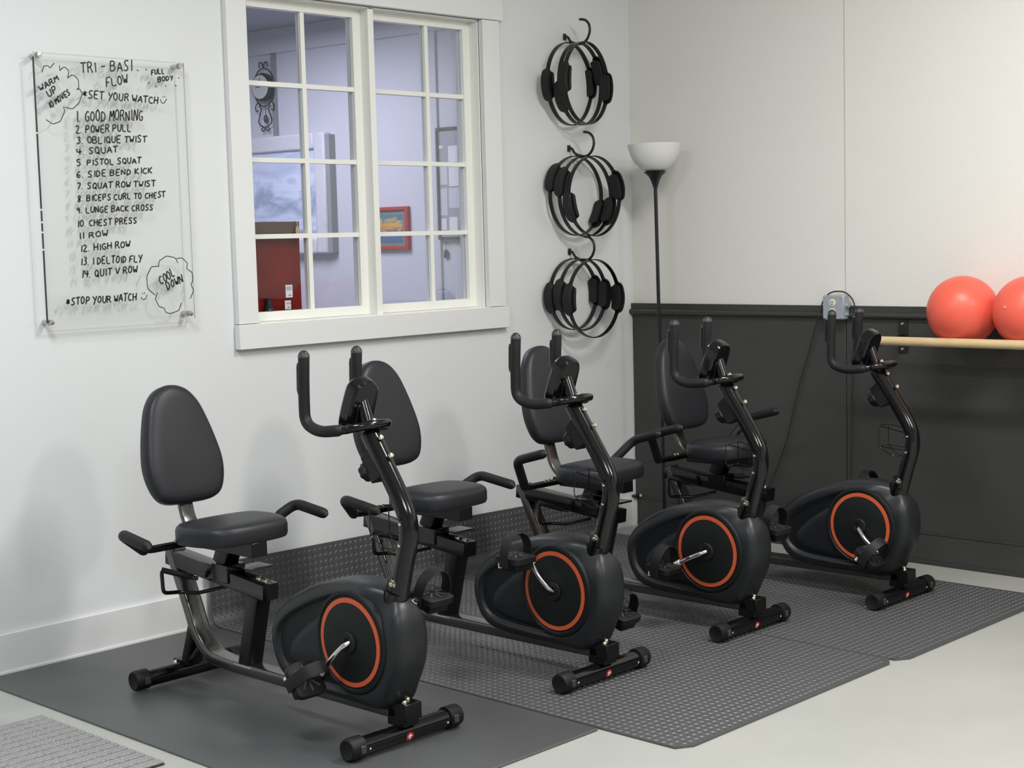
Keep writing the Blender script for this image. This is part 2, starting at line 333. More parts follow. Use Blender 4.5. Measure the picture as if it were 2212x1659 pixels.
# things standing on the far side of the sill
g = tag(MB().box((-2.40, .105, 1.128), (-1.972, .125, 1.512)).obj('red_panel', M['lacq'], bevel=.002), 'dark red glossy panel standing behind the lower left panes', 'panel')
MB().box((-2.40, .1035, 1.468), (-1.972, .1265, 1.513)).obj('top_band', M['lacqtop'], g, smooth=False)
for (x0, x1, z0, z1) in ((-2.052, -2.018, 1.212, 1.262), (-2.058, -2.028, 1.165, 1.200)):
    s = MB().box((x0, .1035, z0), (x1, .105, z1)).obj('sticker', M['label'], g, smooth=False)
    b = MB(); xx = x0+.004
    for k in range(9):
        wd = (.0008, .0016, .0011)[k % 3]; b.box((xx, .1030, z0+(z1-z0)*.55), (xx+wd, .1035, z1-.006)); xx += .0029
    b.box((x0+.012, .1030, z0+.006), (x1-.006, .1035, z0+.011)); b.obj('barcode_print', M['haze'], s, smooth=False)
g = tag(MB().lathe([(.018, 0), (.019, .004), (.019, .045), (.010, .062), (.010, .078), (.012, .080), (.012, .086)], (-2.150, .090, 1.1275), (0, 0, 1), 20).obj('bottle', M['bottle']), 'small dark bottle on the window sill before the red panel', 'bottle')
g = tag(MB().box((-1.998, .093, 1.455), (-1.980, .095, 1.487)).add([(-1.998, .093, 1.487), (-1.980, .093, 1.487), (-1.989, .093, 1.499), (-1.998, .095, 1.487), (-1.980, .095, 1.487), (-1.989, .095, 1.499)], [(0, 1, 2), (3, 5, 4), (0, 2, 5, 3), (1, 4, 5, 2)]).obj('price_tag', M['tag'], smooth=False), 'tan cardboard price tag hanging from the corner of the red panel', 'tag')
MB().tube(fillet([(-1.989, .094, 1.499), (-1.986, .098, 1.512), (-1.982, .110, 1.5155), (-1.975, .118, 1.515)], .004), .001, 6).obj('string', M['white'], g)
g = tag(MB().lathe([(.012, 0), (.011, .01), (.006, .035), (.001, .055)], (-1.105, .105, 1.1265), (0, 0, 1), 12).obj('pale_cone', M['cream']), 'small cream pointed ornament on the sill in the right lower pane', 'ornament')

# ---------------------------------------------------------------- floor mats
MATZ = .006
def rounded_rect(x0, y0, x1, y1, r, n=5):
    out = []
    for cx_, cy_, a0 in ((x1-r, y1-r, 0), (x0+r, y1-r, 90), (x0+r, y0+r, 180), (x1-r, y0+r, 270)):
        for k in range(n+1):
            a = math.radians(a0+90*k/n); out.append((cx_+r*math.cos(a), cy_+r*math.sin(a)))
    return out
def flat_mat(x0, y0, x1, y1, r, z1):
    P = rounded_rect(x0, y0, x1, y1, r); return MB().loft([[(x, y, .0005) for x, y in P], [(x, y, z1-.001) for x, y in P], [(x*1, y*1, z1) for x, y in inset_l(P, .0015)]])
def inset_l(P, d): return [(q.x, q.y) for q in inset([Vector(p) for p in P], d)]
tag(flat_mat(-3.497, -1.951, -2.577, -.030, .012, MATZ).obj('rubber_mat', M['mat_flat']), 'smooth plain charcoal rubber mat under the nearest exercise bike', 'mat')
# embossed mats whose far ends curl up against the left wall
def mat_profile(yf_, ztop, ystart=-.100):
    pts = [(yf_, 0.)]; n = 10; R = .065
    for k in range(1, 9): pts.append((yf_+(ystart-yf_)*k/8, 0.))
    for k in range(1, n+1):
        a = math.radians(78)*k/n; pts.append((ystart+R*math.sin(a), R*(1-math.cos(a))))
    y, z = pts[-1]; pts.append((-.030, ztop)); return pts
def prof_at(P, s):
    for (a, b_) in zip(P, P[1:]):
        d = math.hypot(b_[0]-a[0], b_[1]-a[1])
        if s <= d: t = s/d; return a[0]+(b_[0]-a[0])*t, a[1]+(b_[1]-a[1])*t, (b_[0]-a[0])/d, (b_[1]-a[1])/d
        s -= d
    return None
def textured_mat(x0, x1, yfr, z_l, z_r, label, rc):
    PL_, PR_ = mat_profile(yfr, z_l), mat_profile(yfr, z_r)
    nx = 24; b = MB(); th = MATZ; rows = []
    for k in range(nx+1):
        t = k/nx; x = x0+(x1-x0)*t; ring_t = []; ring_b = []
        P = [(p[0]*(1-t)+q[0]*t, p[1]*(1-t)+q[1]*t) for p, q in zip(PL_, PR_)]
        dx = min(x-x0, x1-x); dy = rc-math.sqrt(max(rc*rc-(rc-dx)**2, 0)) if dx < rc else 0
        P[0] = (P[0][0]+dy, P[0][1])
        for i, (y, z) in enumerate(P):
            a = P[max(i-1, 0)]; c = P[min(i+1, len(P)-1)]; L = math.hypot(c[0]-a[0], c[1]-a[1]); ny, nz = -(c[1]-a[1])/L, (c[0]-a[0])/L
            ring_b.append((x, y, z+.0006)); ring_t.append((x, y+ny*th, z+.0006+nz*th))
        rows.append(ring_t+ring_b[::-1])
    b.loft(rows)
    m = b.obj('embossed_mat', M['mat_tex'], angle=50); tag(m, label, 'mat')
    # raised lozenges, alternately leaning left and right
    v = []; f = []; PT = .0265; L_, W_ = .0096, .0036; hgt = .0020; c0, s0 = math.cos(PI/4), math.sin(PI/4)
    for j in range(1, 2000):
        sg = 1 if j % 2 else -1; S = .000+j*PT/2
        pa = prof_at(PL_, S); pb = prof_at(PR_, S)
        if not (pa and pb): break
        x = x0+.012+(j % 2)*PT/2
        while x < x1-.010:
            t = (x-x0)/(x1-x0)
            if S > rc or x0+rc < x < x1-rc:
                y = pa[0]*(1-t)+pb[0]*t; z = pa[1]*(1-t)+pb[1]*t; ty, tz = pa[2], pa[3]; c, sn = c0, s0*sg; n0 = len(v)
                def P3(a, e, h): return (x+a, y+ty*e-tz*(th+h), z+.0006+tz*e+ty*(th+h))
                for (a, e) in ((-L_, 0), (0, -W_), (L_, 0), (0, W_)): v.append(P3(a*c-e*sn, a*sn+e*c, -.0003))
                for (a, e) in ((-L_*.6, 0), (L_*.6, 0)): v.append(P3(a*c-e*sn, a*sn+e*c, hgt))
                f.extend([(n0, n0+1, n0+4), (n0+1, n0+2, n0+5), (n0+1, n0+5, n0+4), (n0+2, n0+3, n0+5), (n0+3, n0, n0+4), (n0+3, n0+4, n0+5)])
            x += PT
    me = bpy.data.meshes.new('tread_pattern'); me.from_pydata(v, [], f); me.materials.append(M['mat_tex'])
    o = bpy.data.objects.new('tread_pattern', me); COL.objects.link(o); o.parent = m; o['kind'] = 'stuff'
textured_mat(-2.570, -1.417, -2.250, .236, .222, 'embossed charcoal rubber mat, the middle one, curling up the wall under two bikes', .03)
textured_mat(-1.414, -.285, -2.270, .222, .200, 'embossed charcoal rubber mat nearest the corner, under the farthest bike', .03)
# ribbed doormat
rg = tag(MB().box((-4.75, -1.215, .0005), (-3.562, -.548, .005)).obj('ribbed_doormat', M['rugbase'], smooth=False), 'grey ribbed carpet doormat at the bottom left of the bare floor', 'doormat')
N = 15; dy = .667/N; rib = None
for k in range(N):
    y = -1.215+dy*(k+.5)
    if rib is None: rib = MB().loft([[(-4.75, p, q) for p, q in PR] for PR in [[(-dy*.405, .004), (-dy*.405, .008), (-dy*.34, .0105), (dy*.34, .0105), (dy*.405, .008), (dy*.405, .004)]]]+[[(-3.562, p, q) for p, q in [(-dy*.405, .004), (-dy*.405, .008), (-dy*.34, .0105), (dy*.34, .0105), (dy*.405, .008), (dy*.405, .004)]]]).mesh('rib', M['rug'])
    o = bpy.data.objects.new('rib', rib); COL.objects.link(o); o.parent = rg; o.location = (0, y, 0)
# ---------------------------------------------------------------- acrylic writing board
F = {'A': ['0,0 .3,1 .6,0', '.1,.35 .5,.35'], 'B': ['0,0 0,1 .4,.95 .5,.75 .35,.55 0,.5', '.35,.55 .58,.3 .4,.03 0,0'], 'C': ['.55,.85 .3,1 .05,.7 .05,.3 .3,0 .58,.15'],
 'D': ['.05,0 .05,1 .4,.85 .55,.5 .4,.12 .0,0'], 'E': ['.55,1 .05,1 .05,0 .55,0', '.05,.5 .45,.52'], 'F': ['.55,1 .05,.95 .05,0', '.05,.5 .42,.52'], 'G': ['.55,.85 .3,1 .05,.65 .08,.25 .3,0 .55,.15 .55,.45 .32,.45'],
 'H': ['.05,0 .05,1', '.55,0 .55,1', '.05,.5 .55,.52'], 'I': ['.3,0 .3,1'], 'K': ['.05,0 .05,1', '.55,1 .05,.45 .6,0'], 'L': ['.05,1 .05,0 .55,.02'], 'M': ['0,0 .08,1 .3,.35 .52,1 .6,0'], 'N': ['.05,0 .05,1 .55,0 .55,1'],
 'O': ['.3,1 .06,.75 .06,.25 .3,0 .54,.25 .54,.75 .3,1'], 'P': ['.05,0 .05,1 .45,.95 .52,.7 .4,.5 .05,.45'], 'Q': ['.3,1 .06,.75 .06,.25 .3,0 .54,.25 .54,.75 .3,1', '.35,.3 .62,-.08'], 'R': ['.05,0 .05,1 .45,.95 .5,.72 .35,.52 .05,.48', '.3,.5 .6,0'],
 'S': ['.55,.88 .3,1 .08,.8 .2,.58 .45,.42 .5,.18 .28,0 .02,.12'], 'T': ['-.02,.97 .65,1', '.3,.97 .3,0'], 'U': ['.05,1 .05,.2 .3,0 .52,.2 .55,1'], 'V': ['.02,1 .28,0 .58,1'], 'W': ['0,1 .14,0 .3,.6 .45,0 .62,1'], 'X': ['0,0 .6,1', '0,1 .6,0'],
 'Y': ['.02,1 .3,.5', '.6,1 .2,-.1'], '1': ['.3,0 .32,1'], '2': ['.05,.8 .28,1 .5,.75 .05,0 .6,.02'], '3': ['.08,.9 .4,1 .45,.72 .2,.55 .5,.4 .48,.1 .05,0'], '4': ['.1,1 .05,.45 .6,.48', '.45,.95 .42,0'], '5': ['.55,1 .15,1 .1,.6 .4,.6 .55,.3 .35,0 .05,.08'],
 '6': ['.5,1 .12,.6 .08,.2 .3,0 .5,.2 .38,.45 .1,.3'], '7': ['.05,.97 .58,1 .2,0'], '8': ['.5,.85 .28,1 .1,.8 .5,.25 .3,0 .08,.2 .5,.85'], '9': ['.5,.75 .28,1 .08,.75 .28,.52 .5,.75 .42,0'], '0': ['.3,1 .06,.75 .06,.25 .3,0 .54,.25 .54,.75 .3,1'],
 '.': ['.12,0 .2,.05'], '-': ['.08,.45 .5,.52'], '*': ['.3,.2 .3,.95', '.02,.35 .6,.8', '.02,.8 .6,.3']}
TEXT= [('TRI - BASI', -3.0095, 2.0256, -2.8008, 2.0444, 0.0353), ('FLOW', -2.9124, 1.9826, -2.8205, 2.0006, 0.031), ('*SET YOUR WATCH', -3.009, 1.9407, -2.7016, 1.9335, 0.0257), ('1. GOOD MORNING', -3.0356, 1.8593, -2.7679, 1.8724, 0.037), ('2. POWER PULL', -3.0416, 1.819, -2.8185, 1.8326, 0.0257), ('3. OBLIQUE TWIST', -3.04, 1.7837, -2.7565, 1.7962, 0.0232), ('4. SQUAT', -3.0423, 1.7451, -2.8743, 1.7585, 0.0225), ('5. PISTOL SQUAT', -3.0444, 1.708, -2.7841, 1.7222, 0.0209), ('6. SIDE BEND KICK', -3.0468, 1.6677, -2.739, 1.6877, 0.0209), ('7. SQUAT ROW TWIST', -3.0491, 1.6289, -2.7297, 1.6407, 0.021), ('8. BICEPS CURL TO CHEST', -3.0479, 1.5865, -2.6901, 1.6016, 0.021), ('9. LUNGE BACK CROSS', -3.0539, 1.5461, -2.7443, 1.5561, 0.021), ('10. CHEST PRESS', -3.0531, 1.4991, -2.8134, 1.5112, 0.0221), ('11 ROW', -3.05, 1.4585, -2.9307, 1.468, 0.0211), ('12. HIGH ROW', -3.047, 1.4146, -2.8452, 1.4282, 0.0227), ('13. 1 DELTOID FLY', -3.0479, 1.369, -2.7996, 1.375, 0.0244), ('14. QUIT V ROW', -3.0468, 1.325, -2.8213, 1.337, 0.0244), ('*STOP YOUR WATCH', -3.1122, 1.2334, -2.8307, 1.2381, 0.0258), ('WARM', -3.1635, 1.9537, -3.0904, 1.997, 0.0205), ('UP', -3.1348, 1.9347, -3.098, 1.9586, 0.0237), ('10 MOVES', -3.1317, 1.8985, -3.0501, 1.9515, 0.0206), ('FULL', -2.7276, 2.0339, -2.6698, 2.0422, 0.0183), ('BODY', -2.7013, 2.0104, -2.6329, 2.0225, 0.0167), ('COOL', -2.7294, 1.288, -2.6632, 1.3214, 0.0323), ('DOWN', -2.7024, 1.2681, -2.6299, 1.2961, 0.029)]
PLINES= [[[-3.1562, 2.0169], [-3.1479, 2.0394], [-3.1319, 2.0419], [-3.1254, 2.0329], [-3.1084, 2.0513]], [[-3.0893, 2.0446], [-3.0887, 2.0256], [-3.0791, 2.0373], [-3.0681, 2.0412], [-3.0546, 2.0277], [-3.0615, 2.0018], [-3.05, 2.0136], [-3.0372, 2.016], [-3.02, 2.001], [-3.0199, 1.9722], [-3.0312, 1.9652], [-3.0181, 1.9723], [-3.0082, 1.9535], [-3.0209, 1.9241], [-3.0476, 1.9005], [-3.0761, 1.9056]], [[-3.0813, 1.9086], [-3.0789, 1.8896], [-3.0969, 1.8571], [-3.1259, 1.8465], [-3.1497, 1.8615]], [[-2.7357, 1.3545], [-2.7326, 1.3748], [-2.6996, 1.3927], [-2.6637, 1.3849], [-2.6526, 1.3657]], [[-2.6579, 1.3813], [-2.6353, 1.3841], [-2.6118, 1.3645], [-2.617, 1.344], [-2.5931, 1.3294], [-2.5927, 1.2982], [-2.6016, 1.2864], [-2.5905, 1.2634], [-2.6065, 1.2346]], [[-2.7356, 1.3562], [-2.7654, 1.3555], [-2.7869, 1.3224], [-2.7854, 1.2783], [-2.7552, 1.2533]], [[-2.7447, 1.2631], [-2.756, 1.2397], [-2.7416, 1.2118], [-2.7199, 1.2056], [-2.7148, 1.1899], [-2.695, 1.1837], [-2.6579, 1.1939], [-2.6462, 1.2209]], [[-2.6947, 1.9505], [-2.6915, 1.9373], [-2.6796, 1.9362], [-2.6687, 1.9534]], [[-2.6842, 1.9611], [-2.6829, 1.9561]], [[-2.6761, 1.9632], [-2.6752, 1.9582]], [[-2.8145, 1.2492], [-2.8073, 1.2387], [-2.7954, 1.2415], [-2.7886, 1.2565]], [[-2.8078, 1.2641], [-2.8069, 1.259]], [[-2.7999, 1.2654], [-2.799, 1.2603]], [[-2.7871, 2.0486], [-2.7796, 2.0441]], [[-2.7518, 2.054], [-2.7443, 2.0495]], [[-2.7449, 2.003], [-2.7349, 2.0085]], [[-2.7119, 1.9981], [-2.7103, 1.9899]], [[-2.672, 2.0019], [-2.6684, 1.9954]], [[-2.6319, 2.0041], [-2.6241, 1.9994]], [[-2.6163, 2.0302], [-2.6103, 2.0288]]]
BX0, BX1, BZ0, BZ1, BY = -3.184, -2.588, 1.163, 2.084, -.045
bd = place('acrylic_board', (0, 0, 0), 'clear acrylic wall board with a handwritten workout list in black marker', 'board')
MB().box((BX0, BY, BZ0), (BX1, BY+.005, BZ1)).obj('acrylic_sheet', M['acrylic'], bd, smooth=False)
b = MB(); e = .0012
b.box((BX0, BY-.0004, BZ1-e), (BX1, BY+.0054, BZ1+e)); b.box((BX0, BY-.0004, BZ0-e), (BX1, BY+.0054, BZ0+e)); b.box((BX1-e, BY-.0004, BZ0), (BX1+e, BY+.0054, BZ1))
b.obj('polished_edge', M['smear'], bd, smooth=False)
b = MB(); z = BZ1-.015
while z > BZ0+.02:
    l = .25 if z > 1.8 or z < 1.45 else random.uniform(.02, .07); l = min(l, z-BZ0-.015); b.box((BX0-.0015, BY-.0008, z-l), (BX0+.0015, BY+.006, z)); z -= l+.006
b.obj('dark_edge_line', M['ink'], bd, smooth=False)
for x, z in ((-3.165, 2.074), (-2.607, 2.072), (-3.172, 1.179), (-2.611, 1.1805)):
    st = MB().lathe([(.0095, .0015), (.0095, .052), (.0085, .0545), (.003, .055)], (x, 0, z), (0, -1, 0), 20).obj('standoff', M['steel'], bd)
    MB().lathe([(.0098, .040), (.0098, .043)], (x, 0, z), (0, -1, 0), 20).obj('collar', M['bracket'], st)
def stroke(b, pts, wd=.0052):
    P = [Vector((x, 0, z)) for x, z in pts]
    if len(P) > 2: P = fillet(P, .006, 3)
    L = []; R = []
    for i, p in enumerate(P):
        t = (P[min(i+1, len(P)-1)]-P[max(i-1, 0)]); t = t.normalized() if t.length > 1e-9 else Vector((1, 0, 0)); n = Vector((-t.z, 0, t.x))*wd*.5
        L.append(p+n); R.append(p-n)
    y0, y1 = BY-.0004, BY-.0009
    b.loft([[(l.x, y0, l.z), (r.x, y0, r.z), (r.x, y1, r.z), (l.x, y1, l.z)] for l, r in zip(L, R)])
def write(text, x0, z0, x1, z1, h):
    b = MB(); adv = [.42 if c in ' .1I' else .85 for c in text]; tot = sum(adv); D = Vector((x1-x0, z1-z0)); ln = D.length; D.normalize(); U = Vector((-D.y, D.x)); k = ln/tot; u = 0
    for c, a in zip(text, adv):
        jy = random.uniform(-.05, .05)*h; sl = .12+random.uniform(-.06, .06); gs = random.uniform(.92, 1.08)
        for s in F.get(c, []):
            pts = []
            for q in s.split():
                gx, gz = map(float, q.split(',')); off = -.12 if a < .5 else 0
                gx += off+random.uniform(-.03, .03); gz = gz*gs+random.uniform(-.03, .03)
                p = Vector((x0, z0))+D*((u+gx*1.12)*k+gz*sl*h)+U*(gz*h+jy); pts.append((p.x, p.y))
            stroke(b, pts)
        u += a
    b.obj('marker_writing', M['ink'], bd, smooth=False)
for t in TEXT: write(*t)
b = MB()
for pl in PLINES: stroke(b, pl, .0032)
b.obj('marker_doodles', M['ink'], bd, smooth=False)

# ---------------------------------------------------------------- pilates rings on three wall hooks
def hook(x, z, label):
    h = tag(MB().tube(fillet([(x, -.002, z+.004), (x, -.022, z), (x+.0, -.036, z-.024), (x, -.075, z-.038), (x, -.112, z-.042), (x, -.142, z-.022), (x, -.158, z+.012), (x, -.152, z+.046), (x, -.128, z+.066), (x-.002, -.100, z+.070)], .03, 4), .0060, 10, dome=True).obj('wall_hook', M['bracket']), label, 'hook', 'black wall hooks holding the rings')
    MB().box((x-.010, -.006, z-.014), (x+.010, 0, z+.016)).obj('hook_plate', M['bracket'], h, bevel=.002)
    return h
def ring_meshes(R):
    n = 56; rings = []
    for k in range(n):
        a = 2*PI*k/n; c, s = math.cos(a), math.sin(a); wd = .010
        rings.append([((R+dr)*c, dy, (R+dr)*s) for dr, dy in ((-.0022, -wd), (.0022, -wd), (.0022, wd), (-.0022, wd))])
    band = MB().loft(rings, closed=True).mesh('band', M['metal2'])
    pads = []
    for off in (1, -1):
        rr = R+off*.017; b = MB(); n = 14; half = .070/R; rings = []
        for k in range(n+1):
            t = k/n*2-1; a = t*half; w_ = .0225*math.sqrt(max(0, 1-max(0, abs(t)-.72)**2/.28**2)*.999+.02); c, s = math.cos(a), math.sin(a)
            th = .0075*(1-.55*abs(t)**4)
            rings.append([((rr+dr)*c-(.012*off*t*t if off > 0 else -.004*t*t)*c, dy, (rr+dr)*s) for dr, dy in ((-th, -w_), (-th*.2, -w_*1.04), (th, -w_*.85), (th, w_*.85), (-th*.2, w_*1.04), (-th, w_))])
        b.loft(rings); pads.append(b.mesh('pad', M['foam']))
    blk = MB().box((R-.012, -.012, -.05), (R+.012, .012, .05)).mesh('pad_core', M['rubber'])
    return band, pads, blk
RM = {}
GROUP_OF = {0: 'rings on the top hook', 1: 'rings on the middle hook', 2: 'rings on the bottom hook'}
HN = ['top', 'middle', 'bottom']
RSPEC = [  # centre, diameter, yaw, pad angle
 [((-.476, -.035, 2.124), .378, 9, 185, 'against the wall, its pads level and lowest'), ((-.456, -.085, 2.121), .376, 10, 202, 'in the middle, its pads strongly tilted'), ((-.474, -.134, 2.120), .374, 9, 176, 'hanging farthest out from the wall')],
 [((-.447, -.035, 1.613), .370, 1, 152, 'against the wall, its left pad highest'), ((-.437, -.085, 1.608), .373, 1, 158, 'between the two others'), ((-.434, -.135, 1.608), .370, 1, 196, 'farthest out, its left pad lowest')],
 [((-.480, -.035, 1.158), .334, 1, 184, 'against the wall, the leftmost'), ((-.472, -.085, 1.156), .334, 1, 178, 'between the two others'), ((-.452, -.136, 1.137), .364, 1, 179, 'farthest out and lowest hanging')]]
HK = [(-.466, 2.340), (-.454, 1.832), (-.466, 1.354)]
for gi in range(3):
    hook(HK[gi][0], HK[gi][1], f'black curled wall hook, the {HN[gi]} one of three, holding pilates rings')
    for c, d, yaw, ang, lab in RSPEC[gi]:
        if d not in RM: RM[d] = ring_meshes(d/2-.002)
        band, pads, blk = RM[d]
        r = place('pilates_ring', c, f'black pilates ring on the {HN[gi]} hook, {lab}', 'ring', GROUP_OF[gi], math.radians(yaw))
        def part(nm, me, rot):
            o = bpy.data.objects.new(nm, me); COL.objects.link(o); o.parent = r; o.rotation_euler = (0, -math.radians(rot), 0); return o
        part('band', band, 0)
        for a in (ang, ang+180):
            part('pad', pads[0], a); part('pad', pads[1], a); part('pad_core', blk, a)

# ---------------------------------------------------------------- floor lamp in the corner
lp = place('floor_lamp', (-.200, -.330, 0), 'tall black torchiere floor lamp with white bowl shade in the corner', 'lamp')
top = Vector((0, .022, 1.650)); lean = top.normalized()
MB().lathe([(.002, .001), (.118, .001), (.12, .008), (.112, .018), (.04, .026), (.016, .032), (.012, .05)], (0, 0, 0), (0, 0, 1), 32).obj('base', M['lampblack'], lp)
MB().cyl((0, 0, .03), top, .0085, 14).obj('pole', M['lampblack'], lp)
MB().cyl(lean*.88, lean*.885, .010, 14).obj('pole_joint', M['lampblack'], lp)
MB().lathe([(.009, -.012), (.013, 0), (.020, .022), (.032, .044), (.050, .060), (.053, .065), (.048, .066)], top, lean, 28).obj('socket_cone', M['lampblack'], lp)
MB().lathe([(.036, .066), (.066, .079), (.094, .108), (.114, .145), (.1260, .190), (.1245, .191), (.111, .146), (.091, .111), (.064, .083), (.036, .070)], top, lean, 40).obj('lamp_shade', M['opal'], lp)

# ---------------------------------------------------------------- outlet box, cords, bar shelf, balls
jb = place('outlet_box', (0, -1.1735, 1.089), 'grey metal surface outlet box on the dark cap rail with two cream sockets', 'outlet')
MB().box((-.068, -.052, -.052), (-.022, .052, .052)).obj('box_body', M['boxgrey'], jb, bevel=.004)
MB().box((-.072, -.050, -.050), (-.068, .050, .050)).obj('cover_plate', M['boxgrey'], jb, bevel=.0015)
for z in (.020, -.020):
    r = MB().lathe([(.0165, 0), (.0165, .003), (.015, .004)], (-.072, .002, z), (-1, 0, 0), 22).obj('socket', M['cream'], jb)
    b = MB(); b.box((-.0768, .006, z-.001), (-.0758, .0085, z+.009)); b.box((-.0768, -.0035, z-.001), (-.0758, -.001, z+.009)); b.cyl((-.0758, .002, z-.008), (-.0768, .002, z-.008), .0025, 8); b.obj('slots', M['ink'], r, smooth=False)
for y in (.043, -.043):
    for z in (.043, -.043): MB().lathe([(.0055, 0), (.005, .002), (.002, .003)], (-.072, y, z), (-1, 0, 0), 10).obj('screw', M['boxgrey'], jb)
MB().cyl((-.045, -.052, .008), (-.045, -.064, .008), .010, 12).obj('cable_gland', M['boxgrey'], jb)
MB().cyl((-.045, -.052, -.03), (-.045, -.060, -.03), .007, 12).obj('cable_gland', M['boxgrey'], jb)
c1 = MB().tube(fillet([(-.045, -1.118, 1.085), (-.03, -1.094, 1.082), (-.030, -1.062, 1.012), (-.024, -1.012, .866), (-.024, -.973, .761), (-.024, -.943, .655), (-.026, -.900, .484), (-.030, -.850, .353), (-.045, -.790, .230), (-.05, -.75, .05), (-.06, -.72, .016)], .06), .0032, 8).obj('power_cord', M['cord'])
tag(c1, 'thin black cord slanting down the dark wall to the left of the outlet box', 'cord')
c2 = MB().tube(fillet([(-.030, -1.102, 1.05), (-.03, -1.086, 1.095), (-.03, -1.115, 1.140), (-.03, -1.150, 1.157), (-.03, -1.208, 1.157), (-.03, -1.247, 1.126), (-.03, -1.262, 1.076), (-.03, -1.256, 1.036), (-.026, -1.246, .935), (-.024, -1.238, .75), (-.024, -1.232, .4), (-.03, -1.22, .03)], .03), .0032, 8).obj('power_cord', M['cord'])
tag(c2, 'thin black cord looping over the outlet box and dropping straight down', 'cord')
def bracket(y, label):
    k = place('bar_bracket', (0, y, .965), label, 'bracket', 'iron brackets under the wooden bar')
    MB().box((-.018, -.022, -.068), (-.012, .022, .075)).obj('wall_plate', M['bracket'], k, bevel=.0015)
    MB().loft([[(-.018, -.004, -.02), (-.018, -.004, .012), (-.265, -.004, -.020), (-.265, -.004, -.028)][::1], [(-.018, .004, -.02), (-.018, .004, .012), (-.265, .004, -.020), (-.265, .004, -.028)]]).obj('arm', M['bracket'], k, smooth=False)
    MB().tube([(-.265+.0225*math.cos(a), 0, .0225*math.sin(a)) for a in [PI+(PI)*t/10 for t in range(11)]], .0035, 8).obj('cradle', M['bracket'], k)
    for z in (.055, -.052): MB().lathe([(.007, 0), (.006, .003), (.002, .0045)], (-.018, 0, z), (-1, 0, 0), 12).obj('screw', M['bolt'], k)
bracket(-1.480, 'black iron wall bracket holding the left end of the wooden bar')
bracket(-3.0, 'black iron wall bracket holding the right stretch of the wooden bar')
tag(MB().tube([(-.265, -1.445, .966), (-.265, -3.4, .966)], .0185, 20, dome=False).obj('wooden_bar', M['wood'], bevel=.003), 'pale round wooden barre on brackets along the dark wall', 'bar')
BR = .141
for i, (y, lab) in enumerate(((-1.829, 'coral red exercise ball, the whole one left, on the wooden bar'), (-2.112, 'coral red exercise ball cut by the right edge of the photo'))):
    s = tag(MB().lathe([(BR*math.sin(PI*k/28)+1e-5, -BR*math.cos(PI*k/28)) for k in range(29)], (0, 0, 0), (.3, .1, 1), 48).obj('exercise_ball', M['ball'], angle=180), lab, 'ball', 'coral exercise balls on the bar')
    s.location = (-.160, y, 1.0868)
    d = Vector((-.93, .27, .17)).normalized() if i else Vector((.5, -.4, .6)).normalized()
    MB().lathe([(.006, -.002), (.006, .002), (.003, .0035)], d*BR, d, 12).obj('plug', M['plug'], s)

# ---------------------------------------------------------------- recumbent exercise bikes
CACHE = {}
def shared(key, name, build, m, parent, bevel=0, **k):
    if key not in CACHE: CACHE[key] = build().mesh(name, M[m], **k)
    o = bpy.data.objects.new(name, CACHE[key]); COL.objects.link(o); o.parent = parent
    if bevel:
        q = o.modifiers.new('bevel', 'BEVEL'); q.width = bevel; q.segments = 2; q.limit_method = 'ANGLE'
    return o
OUT = smooth_closed([(.03, .098), (-.026, .172), (-.056, .245), (-.061, .325), (-.040, .393), (.012, .434), (.08, .455), (.17, .456), (.27, .438), (.38, .398), (.47, .345), (.516, .295), (.531, .238), (.513, .168), (.470, .118), (.38, .098), (.2, .095)], 5)
TEAR = smooth_closed([(.10, .135), (.02, .19), (-.005, .285), (.03, .385), (.11, .425), (.20, .415), (.31, .378), (.41, .330), (.475, .280), (.488, .225), (.465, .170), (.40, .138), (.25, .128)], 5)
def r2(pts, x): return [(x, p.x, p.y) for p in pts]
def radial(pts, c, n=96):    # resample a star-shaped outline by angle so that different outlines can be lofted together
    out = []; N = len(pts); c = Vector(c)
    for k in range(n):
        a = 2*PI*k/n; d = Vector((math.cos(a), math.sin(a))); best = None
        for i in range(N):
            p, q = pts[i]-c, pts[(i+1) % N]-c; e = q-p; den = d.x*e.y-d.y*e.x
            if abs(den) < 1e-12: continue
            t = (p.x*e.y-p.y*e.x)/den; u = (p.x*d.y-p.y*d.x)/den
            if t > 0 and -1e-6 <= u <= 1+1e-6 and (best is None or t > best): best = t
        out.append(c+d*best)
    return out
SCN = (.20, .27)
OUT = radial(OUT, SCN); TEAR = radial(TEAR, SCN)
def shell():
    L = [(OUT, .0, 0), (OUT, .034, .001), (OUT, .050, .007), (OUT, .060, .016), (OUT, .0655, .028), (TEAR, .0672, -.004), (TEAR, .0665, .001), (TEAR, .060, .006), (TEAR, .0535, .012)]
    o = [(P, -x, d) for P, x, d in L[::-1]]+L[1:]
    def wx(p, x):            # the shell narrows to the post's width where the console post enters it
        return (x*(1-.50*math.exp(-(((p.x-.005)/.055)**2+((p.y-.425)/.050)**2))), p.x, p.y)
    return MB().loft([[wx(p, x) for p in inset(P, d)] for P, x, d in o])
def recess(sg):
    return MB().loft([r2(inset(TEAR, .010), sg*.0530), r2(inset(TEAR, .011), sg*.0542), r2(inset(TEAR, .03), sg*.0545)])
def side_panel(sg):
    pts = smooth_closed([(.12, .148), (.05, .2), (.03, .29), (.08, .37), (.15, .388), (.24, .360), (.34, .305), (.415, .245), (.435, .205), (.41, .168), (.30, .150)], 5)
    return MB().loft([r2(inset(pts, .0), sg*.0538), r2(inset(pts, .006), sg*.0600), r2(inset(pts, .018), sg*.0655), r2(inset(pts, .035), sg*.0670)])
DC = (.136, .283)
def disc_b(sg, prof): return MB().lathe(prof, (sg*.060, DC[0], DC[1]), (sg, 0, 0), 56)
